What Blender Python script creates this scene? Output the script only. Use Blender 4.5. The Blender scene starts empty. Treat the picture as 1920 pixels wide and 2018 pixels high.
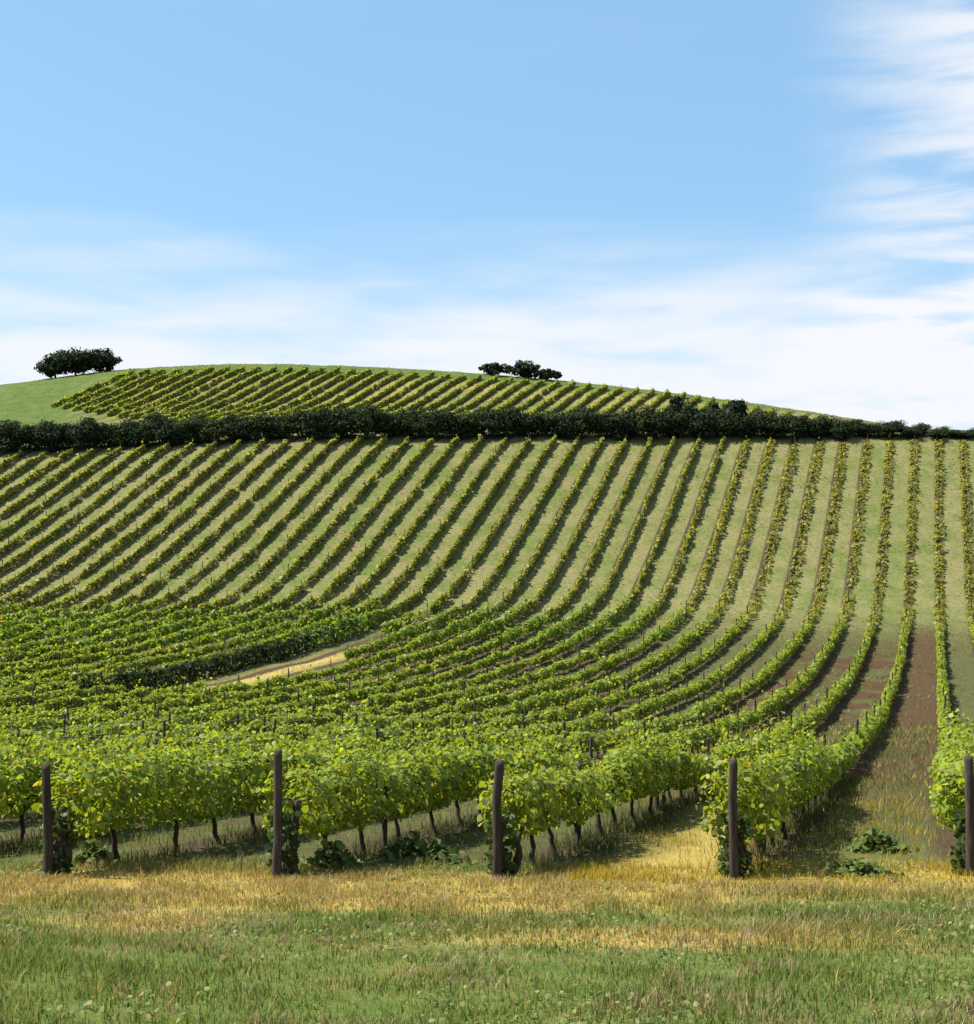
import bpy, math
import numpy as np
from mathutils import Vector

R = math.radians
rng = np.random.default_rng(11)
scene = bpy.context.scene
COL = scene.collection

# ------------------------------------------------------------------ camera
cam_d = bpy.data.cameras.new('camera')
cam_d.sensor_fit = 'HORIZONTAL'
cam_d.sensor_width = 36.0
cam_d.lens = 43.45
cam_d.clip_start = 0.1
cam_d.clip_end = 20000
cam = bpy.data.objects.new('camera', cam_d)
COL.objects.link(cam)
cam.location = (0, 0, 0)
cam.rotation_euler = (R(90), 0, 0)
scene.camera = cam

# ------------------------------------------------------------------ sky and sun
SUN_AZ, SUN_EL = R(-84), R(54)          # azimuth clockwise from +Y
world = bpy.data.worlds.new('World')
scene.world = world
world.use_nodes = True
wn, wl = world.node_tree.nodes, world.node_tree.links
wn.clear()


def N(nodes, typ, **kw):
    n = nodes.new(typ)
    for k, v in kw.items():
        if k == 'inp':
            for kk, vv in v.items():
                n.inputs[kk].default_value = vv
        else:
            setattr(n, k, v)
    return n


def mth(nodes, links, op, a, b=None, clamp=False):
    n = nodes.new('ShaderNodeMath')
    n.operation = op
    n.use_clamp = clamp
    for i, v in enumerate((a, b)):
        if v is None:
            continue
        if isinstance(v, (int, float)):
            n.inputs[i].default_value = v
        else:
            links.new(v, n.inputs[i])
    return n.outputs[0]


def ramp(nodes, links, src, a, b, smooth=True):
    n = nodes.new('ShaderNodeMapRange')
    n.interpolation_type = 'SMOOTHSTEP' if smooth else 'LINEAR'
    n.inputs['From Min'].default_value = a
    n.inputs['From Max'].default_value = b
    links.new(src, n.inputs['Value'])
    return n.outputs[0]


def mixc(nodes, links, fac, a, b, blend='MIX'):
    n = nodes.new('ShaderNodeMix')
    n.data_type = 'RGBA'
    n.blend_type = blend
    if isinstance(fac, (int, float)):
        n.inputs[0].default_value = fac
    else:
        links.new(fac, n.inputs[0])
    for i, v in ((6, a), (7, b)):
        if isinstance(v, tuple):
            n.inputs[i].default_value = (*v[:3], 1)
        else:
            links.new(v, n.inputs[i])
    return n.outputs[2]


def noise(nodes, links, vec, scale, detail=4, rough=0.55, dist=0.0):
    n = nodes.new('ShaderNodeTexNoise')
    n.inputs['Scale'].default_value = scale
    n.inputs['Detail'].default_value = detail
    n.inputs['Roughness'].default_value = rough
    n.inputs['Distortion'].default_value = dist
    if vec is not None:
        links.new(vec, n.inputs['Vector'])
    return n.outputs[0]


sky = N(wn, 'ShaderNodeTexSky', sky_type='NISHITA', sun_disc=False)
sky.sun_elevation = SUN_EL
sky.sun_rotation = SUN_AZ
sky.altitude = 300
sky.air_density = 1.0
sky.dust_density = 0.6
sky.ozone_density = 1.6
tc = N(wn, 'ShaderNodeTexCoord')
sep = N(wn, 'ShaderNodeSeparateXYZ')
wl.new(tc.outputs['Generated'], sep.inputs[0])
mp = N(wn, 'ShaderNodeMapping')
mp.inputs['Scale'].default_value = (1.0, 1.0, 6.0)
mp.inputs['Rotation'].default_value = (0, R(-7), 0)
wl.new(tc.outputs['Generated'], mp.inputs[0])
cn = noise(wn, wl, mp.outputs[0], 2.6, 6, 0.55, 0.25)
cf = noise(wn, wl, mp.outputs[0], 6.5, 6, 0.5, 0.3)
zz = sep.outputs['Z']
wob = mth(wn, wl, 'MULTIPLY', mth(wn, wl, 'SUBTRACT', cn, 0.5), 0.14)
zw = mth(wn, wl, 'ADD', zz, wob)
band = mth(wn, wl, 'SUBTRACT', 1.0, ramp(wn, wl, zw, 0.13, 0.235))
streak = ramp(wn, wl, cf, 0.30, 0.62)
band = mth(wn, wl, 'MULTIPLY', band, mth(wn, wl, 'ADD', mth(wn, wl, 'MULTIPLY', streak, 0.50), 0.47))
right = ramp(wn, wl, mth(wn, wl, 'ADD', sep.outputs['X'], mth(wn, wl, 'MULTIPLY', wob, 0.9)), 0.22, 0.38)
cir = mth(wn, wl, 'MULTIPLY', right, ramp(wn, wl, cf, 0.32, 0.64))
veil = mth(wn, wl, 'MULTIPLY', ramp(wn, wl, cn, 0.5, 0.8), 0.10)
dens = mth(wn, wl, 'ADD', mth(wn, wl, 'ADD', mth(wn, wl, 'MULTIPLY', band, 0.98), mth(wn, wl, 'MULTIPLY', cir, 0.95)), veil, True)
skyc = mixc(wn, wl, 1.0, sky.outputs[0], (0.90, 1.03, 1.0), 'MULTIPLY')
skyc = mixc(wn, wl, 0.55, skyc, (2.0, 3.7, 5.6))
cc = mixc(wn, wl, dens, skyc, (5.15, 5.3, 5.6))
bg = N(wn, 'ShaderNodeBackground', inp={'Strength': 0.068})
wo = N(wn, 'ShaderNodeOutputWorld')
wl.new(cc, bg.inputs['Color'])
wl.new(bg.outputs[0], wo.inputs[0])

sun_d = bpy.data.lights.new('sun', 'SUN')
sun_d.energy = 5.0
sun_d.angle = R(0.55)
sun_d.color = (1.0, 0.94, 0.84)
sun = bpy.data.objects.new('sun', sun_d)
COL.objects.link(sun)
sv = Vector((math.sin(SUN_AZ) * math.cos(SUN_EL), math.cos(SUN_AZ) * math.cos(SUN_EL), math.sin(SUN_EL)))
sun.rotation_euler = sv.to_track_quat('Z', 'Y').to_euler()

vs = scene.view_settings
vs.view_transform = 'Standard'
vs.look = 'None'
vs.exposure = 1.4
vs.gamma = 1.0
vs.use_curve_mapping = False
scene.cycles.max_bounces = 6
scene.cycles.transmission_bounces = 4
scene.cycles.use_denoising = True

# ------------------------------------------------------------------ terrain
FY = 2264.0                     # focal length in the sketch's pixel unit
D0 = 16.0                       # distance of the row ends
T = 0.381                       # rows run this much to the right per metre of depth
SP = 3.159                      # spacing of the rows along X
X0 = 6.09

PY = np.array([-4000, -60, -8, 0, 7.4, 12, 16, 30, 44, 57.6, 80, 96, 110, 119, 127, 136, 145, 153.6, 158, 162])
PZ = np.array([2, 1.0, -1.0, -1.7, -3.2, -4.15, -5.0, -7.1, -9.0, -10.6, -12.0, -11.9, -11.0, -9.6, -5.9, -0.9, 4.3, 9.1, 10.6, 11.2])
_ys = np.arange(-60, 170, 0.5)
_zs = np.interp(_ys, PY, PZ)
_k = np.exp(-0.5 * (np.arange(-12, 13) * 0.5 / 2.0) ** 2)
_k /= _k.sum()
_zs = np.convolve(np.pad(_zs, 12, mode='edge'), _k, mode='valid')

HY = np.array([160, 175, 190, 205, 215, 225, 235, 245, 256, 300, 420, 700, 1500, 6000])
HF = np.array([0, .05, .14, .28, .43, .65, .86, 1.0, 1.03, .75, -.2, -.8, -1.0, -1.0])
_hy = np.arange(155, 320, 0.5)
_hf = np.interp(_hy, HY, HF)
_k2 = np.exp(-0.5 * (np.arange(-20, 21) * 0.5 / 4.0) ** 2)
_k2 /= _k2.sum()
_hf = np.convolve(np.pad(_hf, 20, mode='edge'), _k2, mode='valid')
CX = np.array([-4000, -600, -150, -101.5, -76.6, -47.4, -15, 15.4, 39.2, 55.4, 71.6, 82.5, 101.5, 130, 250, 4000])
CZ = np.array([2, 5, 22, 26.6, 30.2, 31.4, 30.1, 27.8, 25.0, 22.9, 20.2, 18.2, 15.6, 13, 6, 2])
_cx = np.arange(-200, 200, 1.0)
_cz = np.interp(_cx, CX, CZ)
_k3 = np.exp(-0.5 * (np.arange(-20, 21) / 8.0) ** 2)
_k3 /= _k3.sum()
_cz = np.convolve(np.pad(_cz, 20, mode='edge'), _k3, mode='valid')


def hash2(ix, iy, seed):
    h = (ix.astype(np.int64) * 374761393 + iy.astype(np.int64) * 668265263 + seed * 1442695041) & 0x7fffffff
    h = ((h ^ (h >> 13)) * 1274126177) & 0x7fffffff
    h = h ^ (h >> 16)
    return (h & 0xffff) / 65535.0


def vnoise(x, y, seed=0):
    x, y = np.asarray(x, float), np.asarray(y, float)
    ix, iy = np.floor(x), np.floor(y)
    fx, fy = x - ix, y - iy
    fx, fy = fx * fx * (3 - 2 * fx), fy * fy * (3 - 2 * fy)
    ix, iy = ix.astype(np.int64), iy.astype(np.int64)
    a = hash2(ix, iy, seed) * (1 - fx) + hash2(ix + 1, iy, seed) * fx
    b = hash2(ix, iy + 1, seed) * (1 - fx) + hash2(ix + 1, iy + 1, seed) * fx
    return a * (1 - fy) + b * fy


def fbm(x, y, seed=0, o=3):
    s, a, t = 0, 1.0, 0
    for i in range(o):
        s = s + a * vnoise(x * 2 ** i, y * 2 ** i, seed + i * 7)
        t += a
        a *= .5
    return s / t


def sstep(x, a, b):
    t = np.clip((np.asarray(x, float) - a) / (b - a), 0, 1)
    return t * t * (3 - 2 * t)


def tz(X, Y):
    X, Y = np.asarray(X, float), np.asarray(Y, float)
    zl = np.interp(Y, _ys, _zs)
    zl = np.where(Y < -60, np.interp(Y, PY, PZ), zl)
    zc = np.where(np.abs(X) < 199, np.interp(X, _cx, _cz), np.interp(X, CX, CZ))
    h = np.where((Y > 155) & (Y < 318), np.interp(Y, _hy, _hf), np.interp(Y, HY, HF))
    zu = 11.2 + (zc - 11.2) * h
    z = np.where(Y > 160, zu, zl)
    w = sstep(Y, 112, 150)
    z = z - 1.9 * w * sstep(-X, 15, 70) * (1 - sstep(Y, 175, 215))
    amp = 0.10 * sstep(Y, 10, 40) + 0.05
    z = z + amp * (fbm(X * .35, Y * .35, 3) - .5) * 2
    far = np.maximum(np.abs(X) - 220, 0)
    return z + 0 * far


def rowx(n, Y):
    return X0 - SP * n + T * (np.asarray(Y, float) - D0)


# ------------------------------------------------------------------ mesh helpers
def quads_mesh(name, verts, quads, mat, col=None, smooth=False):
    me = bpy.data.meshes.new(name)
    nv, nq = len(verts), len(quads)
    me.vertices.add(nv)
    me.vertices.foreach_set('co', np.ascontiguousarray(verts, dtype=np.float32).ravel())
    me.loops.add(nq * 4)
    me.loops.foreach_set('vertex_index', np.ascontiguousarray(quads, dtype=np.int32).ravel())
    me.polygons.add(nq)
    me.polygons.foreach_set('loop_start', np.arange(0, nq * 4, 4, dtype=np.int32))
    if smooth:
        me.polygons.foreach_set('use_smooth', np.ones(nq, dtype=bool))
    me.update(calc_edges=True)
    if col is not None:
        a = me.color_attributes.new('Col', 'FLOAT_COLOR', 'POINT')
        c4 = np.ones((nv, 4), np.float32)
        c4[:, :3] = col
        a.data.foreach_set('color', c4.ravel())
    me.materials.append(mat)
    return me


def link(name, data, parent=None, loc=None, rot=None, scale=None):
    o = bpy.data.objects.new(name, data)
    COL.objects.link(o)
    if parent is not None:
        o.parent = parent
    if loc is not None:
        o.location = loc
    if rot is not None:
        o.rotation_euler = rot
    if scale is not None:
        o.scale = scale
    return o


def thing(name, label, cat, loc, group=None):
    o = link(name, None, loc=loc)
    o.empty_display_size = 0.3
    o['label'] = label
    o['category'] = cat
    if group:
        o['group'] = group
    return o


def tubes(paths):
    """paths: list of (points Nx3, radii N, sides) -> verts, quads (open tubes with a closed top)"""
    V, Q, base = [], [], 0
    for pts, rad, ns in paths:
        pts = np.asarray(pts, float)
        n = len(pts)
        tan = np.gradient(pts, axis=0)
        tan /= np.linalg.norm(tan, axis=1)[:, None] + 1e-9
        ref = np.where(np.abs(tan[:, 2:3]) > .8, np.array([[1., 0, 0]]), np.array([[0, 0, 1.]]))
        a = np.cross(tan, ref)
        a /= np.linalg.norm(a, axis=1)[:, None] + 1e-9
        b = np.cross(tan, a)
        ang = np.linspace(0, 2 * math.pi, ns, endpoint=False)
        ring = pts[:, None, :] + (a[:, None, :] * np.cos(ang)[None, :, None] + b[:, None, :] * np.sin(ang)[None, :, None]) * np.asarray(rad, float)[:, None, None]
        V.append(ring.reshape(-1, 3))
        for i in range(n - 1):
            for j in range(ns):
                k = (j + 1) % ns
                Q.append((base + i * ns + j, base + i * ns + k, base + (i + 1) * ns + k, base + (i + 1) * ns + j))
        if ns % 2 == 0:     # cap of quads
            t = base + (n - 1) * ns
            for j in range(1, ns - 2, 2):
                Q.append((t, t + j, t + j + 1, t + j + 2))
        base += n * ns
    return np.concatenate(V), np.array(Q)


# ------------------------------------------------------------------ materials
def new_mat(name):
    m = bpy.data.materials.new(name)
    m.use_nodes = True
    m.node_tree.nodes.clear()
    return m, m.node_tree.nodes, m.node_tree.links


def leaf_mat(name, trans=0.35, tint=(1.15, 1.1, 0.6), rough=0.5, spec=0.25):
    m, n, l = new_mat(name)
    at = N(n, 'ShaderNodeAttribute', attribute_name='Col')
    p = N(n, 'ShaderNodeBsdfPrincipled', inp={'Roughness': rough, 'Specular IOR Level': spec})
    l.new(at.outputs['Color'], p.inputs['Base Color'])
    tr = N(n, 'ShaderNodeBsdfTranslucent')
    l.new(mixc(n, l, 1.0, at.outputs['Color'], tint, 'MULTIPLY'), tr.inputs['Color'])
    mx = N(n, 'ShaderNodeMixShader', inp={0: trans})
    l.new(p.outputs[0], mx.inputs[1])
    l.new(tr.outputs[0], mx.inputs[2])
    o = N(n, 'ShaderNodeOutputMaterial')
    l.new(mx.outputs[0], o.inputs[0])
    return m


M_VINE = leaf_mat('vine_leaf', 0.48, (1.7, 1.5, 0.5))
M_SHRUB = leaf_mat('shrub_leaf', 0.12, (1.1, 1.1, 0.6), 0.8, 0.06)
M_GRASS = leaf_mat('grass_blade', 0.35, (1.2, 1.1, 0.7), 0.6)


def wood_mat(name, c1, c2):
    m, n, l = new_mat(name)
    t = N(n, 'ShaderNodeTexCoord')
    mpn = N(n, 'ShaderNodeMapping')
    mpn.inputs['Scale'].default_value = (30, 30, 3)
    l.new(t.outputs['Object'], mpn.inputs[0])
    f = noise(n, l, mpn.outputs[0], 1.0, 6, .65, .6)
    oi = N(n, 'ShaderNodeObjectInfo')
    c = mixc(n, l, ramp(n, l, f, .3, .7), c1, c2)
    c = mixc(n, l, mth(n, l, 'MULTIPLY', oi.outputs['Random'], .45), c, tuple(x * .5 for x in c1))
    p = N(n, 'ShaderNodeBsdfPrincipled', inp={'Roughness': 0.9, 'Specular IOR Level': 0.15})
    l.new(c, p.inputs['Base Color'])
    b = N(n, 'ShaderNodeBump', inp={'Strength': 0.5, 'Distance': 0.01})
    l.new(f, b.inputs['Height'])
    l.new(b.outputs[0], p.inputs['Normal'])
    o = N(n, 'ShaderNodeOutputMaterial')
    l.new(p.outputs[0], o.inputs[0])
    return m


M_POST = wood_mat('weathered_post', (.028, .022, .018), (.07, .057, .046))
M_BARK = wood_mat('vine_bark', (.03, .022, .016), (.075, .055, .04))
M_METAL = wood_mat('wire_metal', (.18, .18, .18), (.25, .25, .25))


def ground_mat():
    m, n, l = new_mat('ground')
    g = N(n, 'ShaderNodeNewGeometry')
    P = g.outputs['Position']
    s = N(n, 'ShaderNodeSeparateXYZ')
    l.new(P, s.inputs[0])
    zone = N(n, 'ShaderNodeAttribute', attribute_name='Col')
    zs = N(n, 'ShaderNodeSeparateColor')
    l.new(zone.outputs['Color'], zs.inputs[0])
    field, meadow, dry = zs.outputs[0], zs.outputs[1], zs.outputs[2]
    n1 = noise(n, l, P, .35, 5, .6)
    n2 = noise(n, l, P, 2.3, 6, .65)
    n3 = noise(n, l, P, 14., 5, .7)
    n4 = noise(n, l, P, 60., 3, .7)
    # row coordinate
    u = mth(n, l, 'DIVIDE', mth(n, l, 'SUBTRACT', mth(n, l, 'SUBTRACT', s.outputs[0], mth(n, l, 'MULTIPLY', mth(n, l, 'SUBTRACT', s.outputs[1], D0), T)), X0 + .15 * SP), SP)
    u = mth(n, l, 'ADD', u, mth(n, l, 'MULTIPLY', mth(n, l, 'SUBTRACT', n2, .5), .12))
    fr = mth(n, l, 'FRACT', mth(n, l, 'ADD', u, 100.5))
    dist = mth(n, l, 'ABSOLUTE', mth(n, l, 'SUBTRACT', fr, .5))       # 0 on the row, .5 in mid lane
    lane = N(n, 'ShaderNodeTexWhiteNoise', noise_dimensions='1D')
    l.new(mth(n, l, 'FLOOR', u), lane.inputs['W'])
    soil = mixc(n, l, ramp(n, l, n3, .3, .7), (.11, .074, .048), (.21, .155, .105))
    soil = mixc(n, l, ramp(n, l, n4, .35, .75), soil, (.26, .20, .145))
    green = mixc(n, l, ramp(n, l, n2, .3, .7), (.062, .092, .020), (.125, .14, .04))
    green = mixc(n, l, ramp(n, l, n4, .4, .7), green, (.05, .085, .016))
    straw = mixc(n, l, ramp(n, l, n2, .3, .7), (.26, .195, .035), (.32, .245, .09))
    straw = mixc(n, l, ramp(n, l, n3, .4, .75), straw, (.20, .155, .03))
    olive = mixc(n, l, ramp(n, l, n2, .3, .7), (.112, .114, .037), (.175, .152, .078))
    olive = mixc(n, l, ramp(n, l, n3, .45, .7), olive, (.10, .11, .035))
    # lanes: grass, straw and soil mixed by lane and by patch
    lg = mixc(n, l, ramp(n, l, mth(n, l, 'ADD', n1, mth(n, l, 'MULTIPLY', mth(n, l, 'SUBTRACT', lane.outputs[0], .5), .12)), .30, .62), green, olive)
    lg = mixc(n, l, mth(n, l, 'MULTIPLY', dry, .9), lg, straw)
    lg = mixc(n, l, mth(n, l, 'MULTIPLY', ramp(n, l, n3, .52, .66), .45), lg, soil)
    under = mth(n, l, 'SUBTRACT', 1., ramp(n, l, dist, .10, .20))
    shade_soil = mixc(n, l, ramp(n, l, n3, .3, .7), (.034, .025, .016), (.075, .054, .034))  # soil darkened to paint shade under the rows and in the lower lanes
    shade_lane = mixc(n, l, ramp(n, l, n2, .38, .60), shade_soil, (.045, .06, .018))  # lane colour with the shade between rows painted in
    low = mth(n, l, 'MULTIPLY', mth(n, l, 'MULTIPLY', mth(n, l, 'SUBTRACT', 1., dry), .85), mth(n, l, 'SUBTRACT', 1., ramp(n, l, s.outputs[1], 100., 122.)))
    lg = mixc(n, l, low, lg, shade_lane)
    fld = mixc(n, l, under, lg, shade_soil)
    lid = mth(n, l, 'FLOOR', u)
    bare = mth(n, l, 'COMPARE', lid, -1.0)
    bare = mth(n, l, 'MULTIPLY', bare, mth(n, l, 'MULTIPLY', ramp(n, l, s.outputs[1], 20., 36.), mth(n, l, 'SUBTRACT', 1., ramp(n, l, s.outputs[1], 104., 114.))))
    bare = mth(n, l, 'MULTIPLY', bare, mth(n, l, 'ADD', mth(n, l, 'MULTIPLY', ramp(n, l, n2, .35, .65), .35), .65))
    cmp = mth(n, l, 'COMPARE', lid, -3.0)
    cmp.node.inputs[2].default_value = 1.2
    bare2 = mth(n, l, 'MULTIPLY', cmp, mth(n, l, 'MULTIPLY', ramp(n, l, s.outputs[1], 34., 44.), mth(n, l, 'SUBTRACT', 1., ramp(n, l, s.outputs[1], 92., 110.))))
    bare2 = mth(n, l, 'MULTIPLY', bare2, ramp(n, l, n1, .42, .56))
    brown = mixc(n, l, ramp(n, l, n3, .3, .7), (.036, .020, .012), (.075, .045, .025))
    fld = mixc(n, l, mth(n, l, 'MAXIMUM', bare, bare2), fld, brown)
    verge = mixc(n, l, ramp(n, l, mth(n, l, 'ADD', mth(n, l, 'MULTIPLY', dry, .8), mth(n, l, 'MULTIPLY', n2, .5)), .35, .75), green, straw)
    rust = mixc(n, l, mth(n, l, 'MULTIPLY', ramp(n, l, n2, .6, .75), .3), verge, (.20, .13, .06))
    mead = mixc(n, l, ramp(n, l, n1, .3, .7), (.042, .078, .016), (.07, .10, .025))
    mead = mixc(n, l, mth(n, l, 'MULTIPLY', ramp(n, l, n2, .45, .7), .6), mead, (.09, .105, .035))
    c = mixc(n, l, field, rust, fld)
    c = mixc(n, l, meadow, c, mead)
    p = N(n, 'ShaderNodeBsdfPrincipled', inp={'Roughness': 0.95, 'Specular IOR Level': 0.05})
    l.new(c, p.inputs['Base Color'])
    hb = mth(n, l, 'ADD', n3, mth(n, l, 'MULTIPLY', n4, .4))
    b = N(n, 'ShaderNodeBump', inp={'Strength': 0.8, 'Distance': 0.05})
    l.new(hb, b.inputs['Height'])
    l.new(b.outputs[0], p.inputs['Normal'])
    o = N(n, 'ShaderNodeOutputMaterial')
    l.new(p.outputs[0], o.inputs[0])
    return m


M_GROUND = ground_mat()

# ------------------------------------------------------------------ ground sheet
gx = np.concatenate([-np.geomspace(6000, 130, 14), np.arange(-125, -25, 1.6), np.arange(-25, 25, .45), np.arange(25, 126, 1.6), np.geomspace(130, 6000, 14)])
gy = np.concatenate([-np.geomspace(6000, 30, 10), np.arange(-24, 4, 4.), np.arange(5, 46, .4), np.arange(46, 172, 1.), np.arange(172, 300, 1.6), np.geomspace(304, 6000, 16)])
GX, GY = np.meshgrid(gx, gy)
GZ = tz(GX, GY)
nx, ny = len(gx), len(gy)
idx = np.arange(nx * ny).reshape(ny, nx)
gq = np.stack([idx[:-1, :-1], idx[:-1, 1:], idx[1:, 1:], idx[1:, :-1]], -1).reshape(-1, 4)


def dryness(X, Y):
    """how straw-coloured the verge is at a spot"""
    b = np.exp(-((Y - 15.0 - .05 * X) / 1.7) ** 2) * (.65 + .6 * fbm(X * .5 + 3, Y * .5, 5))
    b = b + .75 * np.exp(-((X + .6) / 2.6) ** 2 - ((Y - 13.2) / .8) ** 2)
    b = b + .7 * np.exp(-((X - 1.6) / 2.2) ** 2 - ((Y - 10.6) / .55) ** 2)
    b = b + .6 * np.exp(-((X + 3.5) / 1.0) ** 2 - ((Y - 11.8) / .6) ** 2)
    b = b + 1.1 * np.exp(-((X - 2.7 - .36 * (Y - 16)) / 1.35) ** 2) * sstep(Y, 14.5, 16) * (1 - sstep(Y, 26, 33)) * 1.1
    return np.clip(b + .55 * (fbm(X * .9, Y * .9, 21) - .5), 0, 1)


zcol = np.zeros((nx * ny, 3), np.float32)
fX, fY = GX.ravel(), GY.ravel()
zcol[:, 0] = sstep(fY + 1.2 * (fbm(fX * .6, fY * .6, 9) - .5), 16.4, 18.6)
mead = sstep(-fX - .25 * (fY - 215) + 14 * (fbm(fX * .08, fY * .1, 73) - .5), 56, 80) * sstep(fY, 165, 175)
mead = np.maximum(mead, sstep(fY, 229, 237))
mead = np.maximum(mead, sstep(fX - .38 * (fY - 215), 58, 72) * sstep(fY, 165, 175))
zcol[:, 1] = mead
bank = np.exp(-((fX - rowx(15.5, fY)) / 2.0) ** 2) * sstep(fY, 76, 82) * (1 - sstep(fY, 97, 104))
zcol[:, 2] = np.maximum(dryness(fX, fY) * (1 - sstep(fY, 29, 35)), np.maximum(bank, .5 * sstep(fY, 196, 204) * sstep(fbm(fX * .06, fY * .1, 71), .35, .6)))
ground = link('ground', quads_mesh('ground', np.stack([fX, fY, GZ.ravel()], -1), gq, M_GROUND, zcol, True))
ground['kind'] = 'structure'


# ------------------------------------------------------------------ leaves
def unit(v):
    return v / (np.linalg.norm(v, axis=1)[:, None] + 1e-9)


LEAF_NEAR = np.array([(0, -.38, 0), (.46, -.16, -.10), (.34, .30, -.08), (0, .58, -.06), (-.34, .30, -.08), (-.46, -.16, -.10)])
LEAF_NEAR_Q = np.array([(0, 1, 2, 3), (3, 4, 5, 0)])
LEAF_FAR = np.array([(0, -.5, 0), (.5, .05, -.10), (0, .55, 0.02), (-.5, -.02, -.12)])
LEAF_FAR_Q = np.array([(0, 1, 2, 3)])


def leaves(c, nrm, size, near):
    n = len(c)
    nrm = unit(nrm)
    t = unit(np.cross(nrm, rng.normal(size=(n, 3))))
    b = np.cross(nrm, t)
    L, LQ = (LEAF_NEAR, LEAF_NEAR_Q) if near else (LEAF_FAR, LEAF_FAR_Q)
    k = len(L)
    v = c[:, None, :] + size[:, None, None] * (t[:, None, :] * L[None, :, 0:1] + b[:, None, :] * L[None, :, 1:2] + nrm[:, None, :] * L[None, :, 2:3])
    q = (LQ[None] + (np.arange(n) * k)[:, None, None]).reshape(-1, 4)
    return v.reshape(-1, 3), q, k


def pick_colours(n, base, var=.25):
    """random mix of a list of base colours"""
    base = np.asarray(base, float)
    w = rng.dirichlet(np.full(len(base), 1.3), n)
    c = w @ base
    return c * (1 + var * (rng.random((n, 1)) - .5) * 2)


VINE_COLS = [(.20, .26, .026), (.125, .20, .022), (.25, .275, .034), (.085, .145, .018)]
VINE_PALE = [(.23, .235, .085), (.19, .205, .06), (.27, .25, .12), (.15, .175, .05)]
VINE_YEL = [(.19, .195, .04), (.15, .18, .035), (.22, .20, .05), (.12, .15, .03)]


def density_size(Y):
    size = np.interp(Y, [16, 40, 80, 120, 160, 240], [.088, .135, .23, .33, .38, .45])
    dens = np.interp(Y, [16, 40, 80, 120, 160, 240], [1000, 430, 150, 85, 75, 58])
    return dens, size


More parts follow.
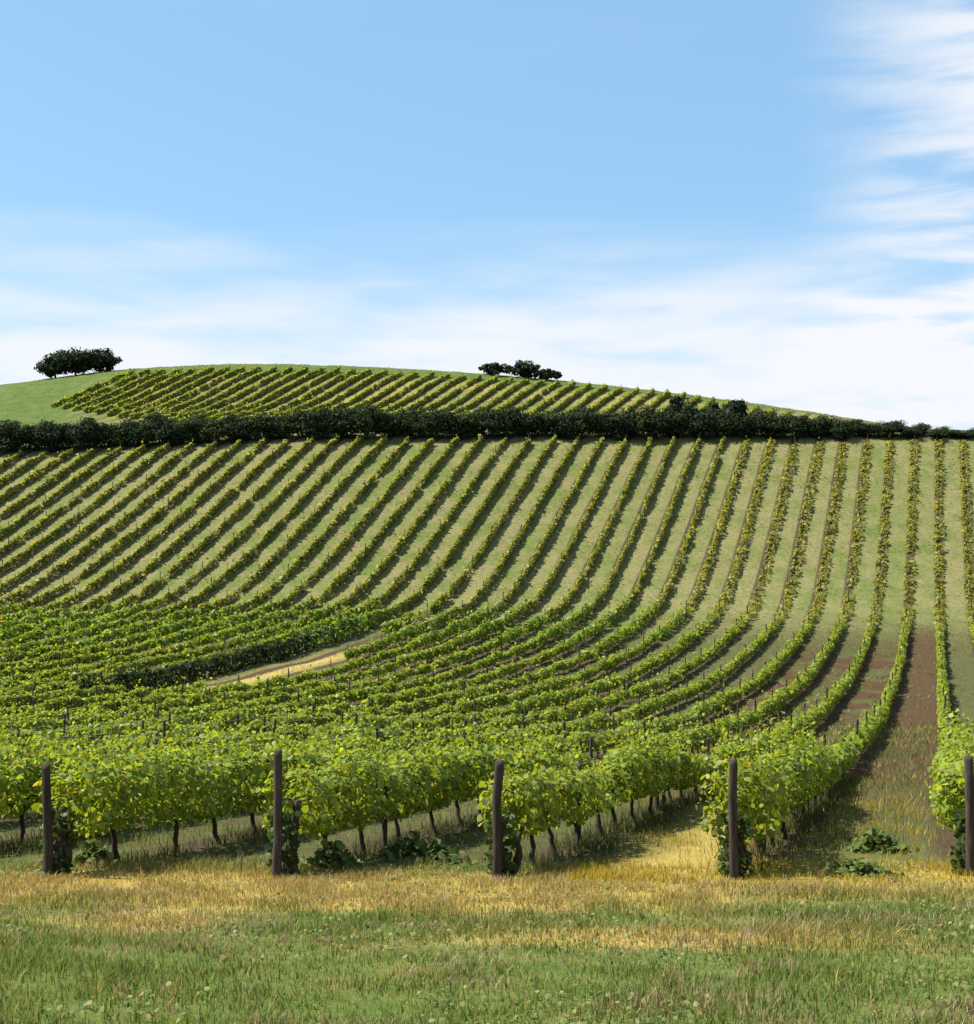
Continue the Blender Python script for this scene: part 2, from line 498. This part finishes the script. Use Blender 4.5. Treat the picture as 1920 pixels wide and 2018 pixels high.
def row_foliage(n, Ya, Yb, gaps=(), seed=0, vig=1.0):
    """all leaves of one vine row between two depths"""
    parts = []
    for near, a, b in ((True, Ya, min(Yb, 42.)), (False, max(Ya, 42.), Yb)):
        if b <= a:
            continue
        e = np.linspace(a, b, max(2, int((b - a) / 1.0)) + 1)
        mid = .5 * (e[1:] + e[:-1])
        d, _ = density_size(mid)
        zgrad = (tz(rowx(n, e[1:]), e[1:]) - tz(rowx(n, e[:-1]), e[:-1]))
        ln = np.sqrt((np.diff(e) ** 2) * (1 + T * T) + zgrad ** 2)
        cnt = rng.poisson(d * ln * vig * np.interp(mid, [16, 24, 34], [1, 1, .8]) * (1 + .5 * ((n > 16.5) & (n < 17.2))) * (1 - .6 * sstep(mid, 104, 122) * np.clip((10 - n) / 4, 0, 1) * (mid < 180)))
        bi = np.repeat(np.arange(len(mid)), cnt)
        Y = e[bi] + rng.random(len(bi)) * (e[bi + 1] - e[bi])
        # uneven growth from vine to vine
        vn = vnoise(Y * .9, np.full_like(Y, n * 7.3), 31 + seed)
        vn2 = vnoise(Y * 2.6, np.full_like(Y, n * 3.1), 57 + seed)
        vig_ = fbm(rowx(n, Y) * .07, Y * .09, 131)
        keep = rng.random(len(Y)) < np.clip((.35 + 1.1 * vn) * (.55 + .9 * vig_) + .1, .05, 1) * (.3 + .7 * sstep(vn, .06, .2))
        for g0, g1 in gaps:
            keep &= ~((Y > g0) & (Y < g1))
        Y, vn, vn2 = Y[keep], vn[keep], vn2[keep]
        m = len(Y)
        endw = 1 - sstep(Y, D0 + .1, D0 + 1.0)              # bushy row end round the post
        hill = sstep(Y, 100, 116)
        wide = 1 + hill * (-.22 + 1.4 * np.clip((10 - n) / 4, 0, 1))
        wide = np.where(Y > 180, .78, wide)
        slim = sstep(Y, 22, 32)
        hw = (.24 + .20 * vn2 + .10 * vn) * wide * (1 - .42 * slim) * (1 + .15 * endw)
        z0 = .62 - .18 * vn2 - .25 * slim - .12 * hill
        young = hill * np.clip((10 - n) / 5, 0, 1) * (Y < 180)
        z0 = np.maximum(z0 - .12 * young, .04)
        lush = sstep(Y, 94, 104) * (1 - sstep(Y, 110, 121)) * np.clip((n - 5) / 4, 0, 1)
        hw = hw * (1 + .5 * lush)
        z1 = 1.04 + .40 * vn + .2 * vig_[keep] + .16 * vn2 + .06 * hill - .14 * (Y > 112) - .46 * young - .58 * slim + .28 * lush + .12 * slim * hill
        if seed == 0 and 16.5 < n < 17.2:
            shade_run = sstep(Y, 68, 76) * (1 - sstep(Y, 106, 113))  # stretch raised and darkened to stand for the row's shaded face
            z1 = z1 + .6 * shade_run
            z0 = z0 - .4 * shade_run
            hw = hw * (1 + .5 * shade_run)
        th = rng.random(m) * 2 * math.pi
        rr = np.sqrt(rng.random(m)) * .45 + .55
        rr = np.where(rng.random(m) < .3, rng.random(m), rr)
        cx, cz = np.cos(th), np.sin(th)
        # squarish section
        px = np.sign(cx) * np.abs(cx) ** .7 * rr * hw
        pz = .5 * (z0 + z1) + np.sign(cz) * np.abs(cz) ** .75 * rr * .5 * (z1 - z0)
        shoot = rng.random(m) < np.interp(Y, [16, 26, 36], [.13, .11, .045])
        pz = np.where(shoot, z1 - .1 + rng.random(m) ** 1.3 * .95 * vnoise(Y * 5.5, np.full_like(Y, n), 91), pz)
        px = np.where(shoot, px * .45, px)
        # across-row direction
        ax = np.array([1, -T, 0]) / math.hypot(1, T)
        X = rowx(n, Y)
        c = np.stack([X, Y, tz(X, Y)], -1) + px[:, None] * ax[None]
        c[:, 2] += pz
        c += rng.normal(size=c.shape) * .035
        nr = ax[None] * (cx * 1.0)[:, None]
        nr[:, 2] += np.maximum(cz, -.2) * 1.0 + .35
        nr += rng.normal(size=nr.shape) * .55
        _, sz = density_size(Y)
        sz = sz * (.5 + 1.0 * rng.random(m)) * np.where(shoot, .75, 1)
        v, q, k = leaves(c, nr, sz, near)
        colr = pick_colours(m, VINE_COLS)
        pale = rng.random(m) < np.where(Y > 180, .25, hill * (.5 + .35 * np.clip((12 - n) / 5, 0, 1)))
        colr[pale] = pick_colours(int(pale.sum()), VINE_PALE)
        yl = np.clip(hill * np.clip((12 - n) / 9, 0, 1) * .6 + .35 * (vnoise(X * .25, Y * .12, 77) - .35), 0, .9)
        yel = rng.random(m) < yl
        colr[yel] = pick_colours(int(yel.sum()), VINE_YEL)
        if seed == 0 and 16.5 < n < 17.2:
            dk = rng.random(m) < 1.0 * shade_run
            colr[dk] = pick_colours(int(dk.sum()), [(.022, .038, .012), (.032, .048, .014), (.016, .028, .010)])  # dark leaf colours paint the shaded side of this stretch
        lu = rng.random(m) < .6 * lush
        colr[lu] = pick_colours(int(lu.sum()), [(.12, .215, .022), (.09, .17, .018), (.16, .24, .03)])
        tip = rng.random(m) < .012
        colr[tip] = (.26, .20, .03)
        parts.append((v, q, np.repeat(colr, k, axis=0)))
    V = np.concatenate([p[0] for p in parts])
    off = np.cumsum([0] + [len(p[0]) for p in parts[:-1]])
    Q = np.concatenate([p[1] + o for p, o in zip(parts, off)])
    C = np.concatenate([p[2] for p in parts])
    return V, Q, C


# shared part meshes
def post_mesh(name, r, h, seed, ns=8):
    g = np.random.default_rng(seed)
    zz_ = np.array([-.3, 0, h * .33, h * .66, h * .96, h])
    pts = np.stack([g.normal(size=6) * .008, g.normal(size=6) * .008, zz_], -1)
    rad = r * np.array([1.08, 1.06, 1.0, .97, .95, .80])
    v, q = tubes([(pts, rad, ns)])
    f = 1 + .16 * np.tile(g.normal(size=ns), 6)
    v[:, 0] *= f
    v[:, 1] *= f
    v[-ns:, 2] += g.normal(size=ns) * .012
    return quads_mesh(name, v, q, M_POST)


END_POSTS = [post_mesh('end_post', .062, 1.62, s, 10) for s in range(4)]
POSTS = [post_mesh('post', .045, 1.42, 20 + s, 6) for s in range(4)]


def trunk_mesh(seed):
    g = np.random.default_rng(seed)
    k = 7
    z = np.linspace(-.06, .72, k)
    w = np.cumsum(g.normal(size=(k, 2)) * .035, axis=0)
    pts = np.stack([w[:, 0], w[:, 1], z], -1)
    rad = np.linspace(.042, .022, k) * (1 + .25 * g.random(k))
    top = pts[-2]
    arms = [(pts, rad, 6)]
    for sgn in (-1, 1):
        kk = 5
        s = np.linspace(0, 1, kk)
        a = top[None] + np.stack([s * .5 * sgn * T, s * .5 * sgn, .10 * s + .05 * np.sin(s * 5 + g.random() * 3)], -1)
        arms.append((a, np.linspace(.02, .009, kk), 4))
    v, q = tubes(arms)
    return quads_mesh('vine_trunk', v, q, M_BARK, None, True)


def stump_mesh(seed):
    g = np.random.default_rng(seed)
    k = 12
    z = np.linspace(-.08, .95, k)
    w = np.cumsum(g.normal(size=(k, 2)) * .022, axis=0)
    rad = np.linspace(.10, .045, k) * (1 + .3 * g.random(k))
    w2 = np.cumsum(g.normal(size=(k, 2)) * .03, axis=0) + np.array([.06, .02])
    v, q = tubes([(np.stack([w[:, 0], w[:, 1], z], -1), rad, 8), (np.stack([w2[:, 0], w2[:, 1], z * .8], -1), rad * .6, 6)])
    v += g.normal(size=v.shape) * .006
    return quads_mesh('vine_trunk', v, q, M_BARK, None, True)


STUMPS = [stump_mesh(60 + s) for s in range(3)]
TRUNKS = [trunk_mesh(40 + s) for s in range(6)]

_ones = ['', 'first', 'second', 'third', 'fourth', 'fifth', 'sixth', 'seventh', 'eighth', 'ninth', 'tenth', 'eleventh', 'twelfth', 'thirteenth', 'fourteenth', 'fifteenth', 'sixteenth', 'seventeenth', 'eighteenth', 'nineteenth']
_tens = {20: ('twentieth', 'twenty'), 30: ('thirtieth', 'thirty'), 40: ('fortieth', 'forty'), 50: ('fiftieth', 'fifty')}


def ordinal(i):
    if i < 20:
        return _ones[i]
    t = i // 10 * 10
    return _tens[t][0] if i == t else _tens[t][1] + '-' + _ones[i - t]


POST_BASE = {0: (1870, 1690), 1: (1425, 1710), 2: (965, 1672), 3: (510, 1690), 4: (90, 1685)}
NEAR_LABEL = {
    0: 'vine row starting at the dark end post cut by the right edge',
    1: 'bright green vine row starting at the end post right of the yellow grass strip',
    2: 'vine row starting at the end post left of the yellow grass strip',
    3: 'vine row starting at the tallest dark end post, left of the centre',
    4: 'vine row starting at the bushy dark end post near the left edge',
}


def add_posts(root, n, Ya, Yb, step, phase, gaps=()):
    y = Ya + phase
    k = 0
    while y < Yb:
        if y > D0 + 1 and not any(a < y < b for a, b in gaps):
            X = float(rowx(n, y))
            o = link('post', POSTS[(k + int(abs(n) * 3)) % 4], root, (X - root.location.x, y - root.location.y, float(tz(X, y)) - root.location.z),
                     (rng.normal() * .03, rng.normal() * .03, rng.random() * 6), (1, 1, .93 + .12 * rng.random()))
        y += step
        k += 1


for j in range(-4, 39):
    n = j - .15 - (.07 if j == 3 else .10 if j > 3 else 0)
    # first depth at which the row stands inside the view (with a margin to the left)
    Ya = D0 - .05 if j <= 5 else max(D0, 3.6 * n - 7.0)
    Yb = 154.2 - 1.2 * float(vnoise(n, 0, 5))
    Xr = float(rowx(n, Ya))
    lab = NEAR_LABEL.get(j)
    if lab is None:
        if j > 0:
            lab = 'green vine row climbing the hill, %s to the left of the brown earth lane' % ordinal(j)
        else:
            lab = 'yellowish vine row on the right slope, %s to the right of the brown earth lane' % ordinal(1 - j)
    root = thing('vine_row', lab, 'vine row', (Xr, Ya, float(tz(Xr, Ya))), 'vine rows of the lower vineyard')
    gaps = [(72, 106)] if j == 16 else ([(75, 93)] if j == 15 else [])
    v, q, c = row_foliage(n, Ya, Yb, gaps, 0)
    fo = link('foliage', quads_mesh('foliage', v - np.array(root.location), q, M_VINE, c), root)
    fo['kind'] = 'stuff'
    root_gaps = gaps
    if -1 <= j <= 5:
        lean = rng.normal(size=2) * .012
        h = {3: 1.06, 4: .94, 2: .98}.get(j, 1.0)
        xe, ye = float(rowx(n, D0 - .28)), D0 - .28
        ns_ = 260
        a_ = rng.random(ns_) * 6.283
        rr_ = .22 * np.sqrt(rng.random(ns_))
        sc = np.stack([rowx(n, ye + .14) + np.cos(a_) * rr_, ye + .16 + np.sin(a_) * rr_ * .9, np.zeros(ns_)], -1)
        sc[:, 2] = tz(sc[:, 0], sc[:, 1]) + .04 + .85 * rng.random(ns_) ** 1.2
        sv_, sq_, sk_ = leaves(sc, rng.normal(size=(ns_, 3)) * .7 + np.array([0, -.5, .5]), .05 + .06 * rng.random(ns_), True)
        sk = link('shade_leaves', quads_mesh('shade_leaves', sv_ - np.array(root.location), sq_, M_VINE, np.repeat(pick_colours(ns_, [(.035, .065, .014), (.05, .085, .018), (.022, .042, .012)]), sk_, axis=0)), root)  # added leaves, their dark colours paint the shade at the row end
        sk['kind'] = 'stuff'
        sk['label'] = 'added leaves painted dark green as shade round the foot of the end post'
        link('end_post', END_POSTS[j % 4], root, (xe - root.location.x, ye - root.location.y, float(tz(xe, ye)) - root.location.z),
             (R(2) + lean[0], lean[1], 0), (1, 1, h))
    add_posts(root, n, Ya, Yb, 5.6, 1.5 + 4.0 * float(vnoise(n * 3.3, 1, 8)), gaps)
    y = Ya + (.0 if j <= 5 else .25)
    k = 0
    while y < min(Yb, 44):
        X = float(rowx(n, y)) + rng.normal() * .03
        link('vine_trunk', STUMPS[j % 3] if (k == 0 and j <= 5) else TRUNKS[int(rng.integers(6))], root, (X - root.location.x, y - root.location.y, float(tz(X, y)) - root.location.z),
             (0, 0, rng.normal() * .15), (1, 1, .85 + .3 * rng.random()))
        y += 1.05 + .2 * rng.random()
        k += 1
    if Ya < 30 and j >= -1:
        ys_ = np.concatenate([[Ya - (.24 if j <= 5 else 0)], np.arange(Ya + 1, 46, 1.4)])
        xs_ = rowx(n, ys_)
        for hz in (.66, 1.0, 1.36):
            pts = np.stack([xs_, ys_, tz(xs_, ys_) + hz], -1) - np.array(root.location)
            wv, wq = tubes([(pts, np.full(len(pts), .004), 4)])
            link('wire', quads_mesh('wire', wv, wq, M_METAL), root)

# upper vineyard, above the hedge
top = [i for i in range(7, 52)]
for c_i, j in enumerate(top):
    n = j - .15
    Ya, Yb = 196.0, 236.0
    if j < 16:
        Yb = 236 - (16 - j) * 1.5
    if j > 40:
        Ya = 196 + (j - 40) * 1.6
    Xr = float(rowx(n, Ya))
    root = thing('vine_row', 'distant vine row on the upper field above the hedge, %s from its right end' % ordinal(c_i + 1), 'vine row',
                 (Xr, Ya, float(tz(Xr, Ya))), 'vine rows of the upper vineyard')
    v, q, c = row_foliage(n, Ya, Yb, (), 3)
    fo = link('foliage', quads_mesh('foliage', v - np.array(root.location), q, M_VINE, c), root)
    fo['kind'] = 'stuff'
    add_posts(root, n, Ya, Yb, 9.0, 3.0)


# ------------------------------------------------------------------ shrubs and trees
DARK = [(.016, .028, .014), (.021, .034, .015), (.012, .021, .013), (.030, .042, .017)]


def crown_mesh(seed, w, h, z0, nclump, per, size, cols=DARK):
    g = np.random.default_rng(seed)
    C, NR = [], []
    for i in range(nclump):
        d = g.normal(size=3)
        d /= np.linalg.norm(d)
        r = g.random() ** .45
        cc_ = np.array([d[0] * w * .5 * r * .8, d[1] * w * .5 * r * .8, z0 + (h - z0) * (.5 + .5 * d[2] * r * .85)])
        rad = (.16 + .14 * g.random()) * min(w, h)
        p = g.normal(size=(per, 3))
        p /= np.linalg.norm(p, axis=1)[:, None]
        q_ = cc_ + p * rad * (.55 + .5 * g.random((per, 1))) * np.array([1.1, 1.1, .8])
        C.append(q_)
        NR.append(p + g.normal(size=(per, 3)) * .5 + np.array([0, 0, .3]))
    C, NR = np.concatenate(C), np.concatenate(NR)
    C[:, 2] = np.maximum(C[:, 2], .02)
    v, q, k = leaves(C, NR, size * (.6 + .8 * g.random(len(C))), False)
    return quads_mesh('crown', v, q, M_SHRUB, np.repeat(pick_colours(len(C), cols), k, axis=0))


def stem_mesh(seed, h, r, w, n=5):
    g = np.random.default_rng(seed)
    paths = []
    z = np.linspace(-.15, h * .55, 6)
    wob_ = np.cumsum(g.normal(size=(6, 2)) * .04 * h / 3, axis=0)
    main = np.stack([wob_[:, 0], wob_[:, 1], z], -1)
    paths.append((main, np.linspace(r, r * .5, 6), 6))
    for i in range(n):
        a = g.random() * 6.28
        s0 = main[2 + i % 4]
        e = np.array([math.cos(a) * w * .36, math.sin(a) * w * .36, h * (.6 + .3 * g.random())])
        s = np.linspace(0, 1, 5)[:, None]
        pts = s0 * (1 - s) + e * s + np.array([0, 0, .1 * h]) * np.sin(s * math.pi)
        paths.append((pts, np.linspace(r * .5, r * .12, 5), 5))
    v, q = tubes(paths)
    return quads_mesh('trunk', v, q, M_BARK, None, True)


GREENER = [(.030, .046, .015), (.038, .054, .017), (.022, .034, .013), (.05, .062, .02)]
HEDGE_CROWN = [crown_mesh(100 + i, 4.2, 4.0 + .5 * (i % 3), .05, 44, 60, .26, [DARK, GREENER, DARK][i % 3]) for i in range(7)]
HEDGE_STEM = [stem_mesh(120 + i, 4.0, .10, 3.0) for i in range(4)]


def hedge_h(xd):
    return float(np.interp(xd, [-100, 0, 300, 560, 850, 1100, 1300, 1450, 1560, 1650, 1750, 1840, 1950],
                           [3.7, 3.8, 3.4, 3.6, 3.8, 3.5, 3.7, 3.6, 2.9, 2.3, 1.7, 1.0, .8]))


xh = -71.0
count = 0
grp = 'shrubs of the long hedge'
while xh < 68:
    Yh = 156.2 + rng.normal() * .6
    xd = 938 + xh / Yh * FY
    h = hedge_h(xd) * (.85 + .28 * rng.random() ** 2)
    lab = 'dense dark shrub merged into the long hedge between the two vineyards'
    name = 'hedge_shrub'
    t = thing(name, lab, 'shrub', (xh, Yh, float(tz(xh, Yh)) - .05), grp)
    t.rotation_euler[2] = rng.random() * 6.28
    sxy = (h / 4.0) ** .5 * (.9 + .25 * rng.random())
    t.scale = (sxy, sxy, h / 4.0)
    link('crown', HEDGE_CROWN[count % 7], t)
    link('trunk', HEDGE_STEM[count % 4], t)
    xh += 1.45 * sxy * (.85 + .3 * rng.random())
    count += 1


def tree(name, label, cat, xd, Y, w, h, seed, group, nclump=46, per=60, size=.5, z0=.05):
    X = (xd - 938) / FY * Y
    t = thing(name, label, cat, (X, Y, float(tz(X, Y)) - .1), group)
    link('crown', crown_mesh(seed, w, h, z0, nclump, per, size), t)
    link('trunk', stem_mesh(seed + 1, h, .035 * h + .05, w, 7), t)
    return t


# small trees that stand out of the hedge against the sky
for i, (xd, w, h, lab) in enumerate([
        (1302, 2.6, 5.2, 'slim dark tree rising from the hedge, leftmost against the sky on the right'),
        (1372, 2.2, 4.7, 'small dark tree rising from the hedge, middle of three against the sky'),
        (1418, 3.2, 4.9, 'dark rounded tree rising from the hedge, rightmost of three against the sky')]):
    tree('small_tree', lab, 'tree', xd, 157.5, w, h, 300 + 3 * i, 'small trees standing out of the hedge', 30, 50, .42, .8)

# clumps on the crest
for i, (xd, Y, w, h, lab) in enumerate([
        (106, 243, 8.6, 5.0, 'dark round tree on the crest, left one of the left clump'),
        (146, 244, 9.5, 5.8, 'dark round tree on the crest, middle one of the left clump'),
        (194, 245, 8.6, 5.2, 'dark round tree on the crest, right one of the left clump')]):
    tree('crest_tree', lab, 'tree', xd, Y, w, h, 330 + 3 * i, 'trees of the left crest clump')
for i, (xd, Y, w, h, lab) in enumerate([
        (955, 243, 9.0, 2.5, 'low dark shrub on the skyline, left one of the right clump'),
        (1012, 243, 9.0, 3.5, 'tallest dark shrub on the skyline, middle of the right clump'),
        (1056, 242, 8.0, 2.4, 'low dark shrub on the skyline, right one of the right clump')]):
    tree('crest_shrub', lab, 'shrub', xd, Y, w, h, 350 + 3 * i, 'shrubs of the right crest clump', 34, 50, .45, .2)


# ------------------------------------------------------------------ grass
def grass_mesh(X, Y, length, width, cols, bend=.6, simple=False):
    m = len(X)
    a = rng.random(m) * 6.283
    dirx = np.stack([np.cos(a), np.sin(a), np.zeros(m)], -1)
    b = rng.random(m) * 6.283
    ln = np.stack([np.cos(b), np.sin(b), np.zeros(m)], -1) * (rng.random(m) * bend)[:, None]
    p0 = np.stack([X, Y, tz(X, Y) - .01], -1)
    up = np.array([0, 0, 1.])
    if simple:
        tp = p0 + (up * .92 + ln * .8) * length[:, None]
        hw = dirx * (width * .5)[:, None]
        v = np.stack([p0 - hw, p0 + hw, tp + hw * .25, tp - hw * .25], 1).reshape(-1, 3)
        return quads_mesh('grass', v, np.arange(4 * m).reshape(-1, 4), M_GRASS, np.repeat(cols, 4, axis=0))
    midp = p0 + (up + ln * .4) * (length * .55)[:, None]
    tip = p0 + (up * .92 + ln) * length[:, None]
    hw = dirx * (width * .5)[:, None]
    v = np.stack([p0 - hw, p0 + hw, midp + hw * .8, midp - hw * .8, tip + hw * .15, tip - hw * .15], 1).reshape(-1, 3)
    q = np.array([(0, 1, 2, 3), (3, 2, 4, 5)])
    q = (q[None] + (np.arange(m) * 6)[:, None, None]).reshape(-1, 4)
    return quads_mesh('grass', v, q, M_GRASS, np.repeat(cols, 6, axis=0))


LUSH = [(.085, .15, .016), (.11, .18, .022), (.06, .11, .014)]
GREEN = [(.085, .135, .022), (.055, .105, .018), (.13, .165, .035), (.16, .17, .06)]
STRAW = [(.31, .215, .05), (.24, .185, .045), (.33, .26, .13), (.21, .175, .045)]
MUSTARD = [(.31, .24, .020), (.26, .20, .018), (.35, .27, .035)]
RUST = [(.28, .20, .12), (.34, .26, .17), (.20, .13, .07)]


def sprinkle(num, y0, y1, power=1.0):
    Y = (y0 ** power + rng.random(num) * (y1 ** power - y0 ** power)) ** (1 / power)
    X = (rng.random(num) * 2 - 1) * (.46 * Y + 3.6)
    return X, Y


def grass_cols(X, Y, D):
    m = len(X)
    c = pick_colours(m, GREEN) * (.7 + .6 * fbm(X * 1.6, Y * 1.6, 87)[:, None])
    lush = rng.random(m) < 1.3 * (fbm(X * .8, Y * .9, 89) - .44)
    c[lush] = pick_colours(int(lush.sum()), LUSH)
    s = rng.random(m) < np.clip(D * 1.05 + .06, 0, 1)
    c[s] = pick_colours(int(s.sum()), STRAW)
    mu = s & (X > 1.2 + .2 * (Y - 16)) & (Y > 15) & (Y < 32)
    c[mu] = pick_colours(int(mu.sum()), MUSTARD)
    rn = fbm(X * 1.3 + 9, Y * 2.2, 61)
    r_ = (rng.random(m) < np.clip((rn - .54) * 4, 0, .55))
    c[r_] = pick_colours(int(r_.sum()), RUST)
    return c


X, Y = sprinkle(218000, 5.8, 17.2, 1.3)
cl = fbm(X * 2.2, Y * 2.2, 41)
k = rng.random(len(X)) < np.clip(cl * 1.5, .2, 1)
X, Y, cl = X[k], Y[k], cl[k]
cb = fbm(X * .9 + 4, Y * 1.1, 83)
L = (.03 + .10 * cl + .09 * sstep(cb, .5, .7) + .07 * rng.random(len(X)) ** 3) * np.interp(Y, [6, 17], [.62, .85])
go = link('verge_grass', grass_mesh(X, Y, L, .005 + .006 * rng.random(len(X)), grass_cols(X, Y, dryness(X, Y)), .8))
go['kind'] = 'stuff'
go['label'] = 'patchy green and straw-coloured grass along the verge before the vines'
go['category'] = 'grass'

X, Y = sprinkle(105000, 16.4, 60, 1.0)
u = (X - T * (Y - D0) - X0 - .15 * SP) / SP
d = np.abs((u + 100.5) % 1 - .5)
cl = fbm(X * .8, Y * .8, 43)
k = (rng.random(len(X)) < np.clip((d - .04) * 5, .45, 1)) & (rng.random(len(X)) < np.clip(cl * 1.6 - .15, .05, 1))
X, Y, cl = X[k], Y[k], cl[k]
L = (.06 + .16 * cl) * np.interp(Y, [16, 60], [1, 1.3])
D = np.clip(dryness(X, Y) * (1 - sstep(Y, 28, 34)) + .5 * sstep(fbm(X * .25, Y * .25, 47), .42, .62), 0, 1)
go = link('lane_grass', grass_mesh(X, Y, L, np.interp(Y, [16, 60], [.010, .035]) * (.7 + .6 * rng.random(len(X))), grass_cols(X, Y, D), .8, True))
go['kind'] = 'stuff'
go['label'] = 'grass and weeds growing in the lanes between the vine rows'
go['category'] = 'grass'
# growth at the foot of the near rows, its dark colours paint the shade
m = 42000
Y = 16.2 + rng.random(m) * 16
ri = rng.integers(1, 8, m)
X = rowx(ri - .15 - np.where(ri == 3, .07, np.where(ri > 3, .10, 0)), Y) + rng.normal(size=m) * .33 + .15
k = (rng.random(m) < np.clip(fbm(X * 1.1, Y * 1.1, 51) * 2.4 - .6, .05, 1)) & (np.abs(X) < .47 * Y + 1)
X, Y = X[k], Y[k]
go = link('shade_dark_undergrowth', grass_mesh(X, Y, .08 + .20 * rng.random(len(X)) ** 1.5, .010 + .018 * rng.random(len(X)), pick_colours(len(X), [(.045, .075, .016), (.03, .055, .013), (.07, .09, .025), (.09, .075, .035)]), .8, True))
go['kind'] = 'stuff'
go['label'] = 'weeds and grass coloured dark as shade at the foot of the near vine rows'
go['category'] = 'grass'


# coarse tufts in the lanes of the far slopes
X1 = (rng.random(80000) * 2 - 1) * 75
Y1 = 44 + rng.random(80000) * 110
X2 = -95 + rng.random(30000) * 170
Y2 = 196 + rng.random(30000) * 52
X, Y = np.concatenate([X1, X2]), np.concatenate([Y1, Y2])
cl = fbm(X * .5, Y * .5, 45)
k = (np.abs(X) < .46 * Y + 1) & (rng.random(len(X)) < np.clip(cl * 2.2 - .5, .05, 1))
X, Y, cl = X[k], Y[k], cl[k]
D = sstep(fbm(X * .3, Y * .3, 49), .35, .6)
lowv = (Y < 112) & ~((np.abs(X - rowx(15.5, Y)) < 2.2) & (Y > 78) & (Y < 100))
D = np.where(lowv, D * .25, D)
cs = np.where((rng.random(len(X)) < D)[:, None], pick_colours(len(X), [(.20, .17, .075), (.16, .15, .06), (.24, .20, .12)]), pick_colours(len(X), [(.13, .15, .04), (.16, .17, .05), (.10, .13, .035)]))
go = link('slope_grass', grass_mesh(X, Y, .08 + .14 * cl, np.interp(Y, [44, 150, 250], [.04, .10, .15]) * (.6 + .8 * rng.random(len(X))), cs, 2.2, True))
go['kind'] = 'stuff'
go['label'] = 'coarse grass tufts on the ground between the far vine rows'
go['category'] = 'grass'


# ------------------------------------------------------------------ weeds
def weed(label, xd, Y, w, h, seed, num=160, cols=None):
    g = np.random.default_rng(seed)
    X = (xd - 938) / FY * Y
    t = thing('weed_clump', label, 'weed', (X, Y, float(tz(X, Y))))
    p = g.normal(size=(num, 3)) * np.array([w * .28, w * .22, 0])
    p[:, 2] = .03 + g.random(num) ** 1.2 * h * np.exp(-(p[:, 0] ** 2 + p[:, 1] ** 2) / (w * .4) ** 2)
    v, q, k_ = leaves(p, g.normal(size=(num, 3)) * .6 + np.array([0, 0, .9]), .09 + .08 * g.random(num), True)
    link('leaves', quads_mesh('leaves', v, q, M_GRASS, np.repeat(pick_colours(num, cols or [(.075, .115, .022), (.05, .085, .018), (.11, .14, .03)]), k_, axis=0)), t)['kind'] = 'stuff'
    st = []
    for i in range(7):
        b = g.normal(size=2) * w * .18
        st.append((np.array([(b[0] * .3, b[1] * .3, -.02), (b[0] * .7, b[1] * .7, h * .4), (b[0], b[1], h * .8)]), np.array([.008, .006, .004]), 4))
    v, q = tubes(st)
    link('stem', quads_mesh('stem', v, q, M_BARK), t)
    return t


weed('dark green leafy weed on the ground right of the right end post', 1655, 15.9, .8, .22, 501)
weed('green weed in the brown lane, behind the leafy ground weed', 1690, 18.6, .8, .35, 502)
weed('dark weed clump under the vines right of the tall end post', 640, 16.6, .7, .4, 503)
weed('dark weed clump under the vines left of the middle end post', 800, 17.6, 1.2, .45, 504, 260)
weed('green weed among the trunks between the two left posts', 180, 17.0, .6, .4, 505)

# ------------------------------------------------------------------ broad weed leaves in the verge
X, Y = sprinkle(24000, 6.0, 17.0, 1.3)
k = rng.random(len(X)) < np.clip((fbm(X * .9 + 7, Y * .9, 99) - .45) * 4, 0, 1)
X, Y = X[k], Y[k]
c = np.stack([X, Y, tz(X, Y) + .02 + .05 * rng.random(len(X))], -1)
v, q, kk = leaves(c, rng.normal(size=c.shape) * .5 + np.array([0, 0, 1.]), .02 + .03 * rng.random(len(X)), True)
bl = link('verge_weeds', quads_mesh('verge_weeds', v, q, M_GRASS, np.repeat(pick_colours(len(X), [(.06, .12, .02), (.10, .17, .03), (.17, .17, .06), (.24, .17, .09)]), kk, axis=0)))
bl['kind'] = 'stuff'
bl['label'] = 'low broad-leaved weeds mixed into the verge grass'
bl['category'] = 'weeds'
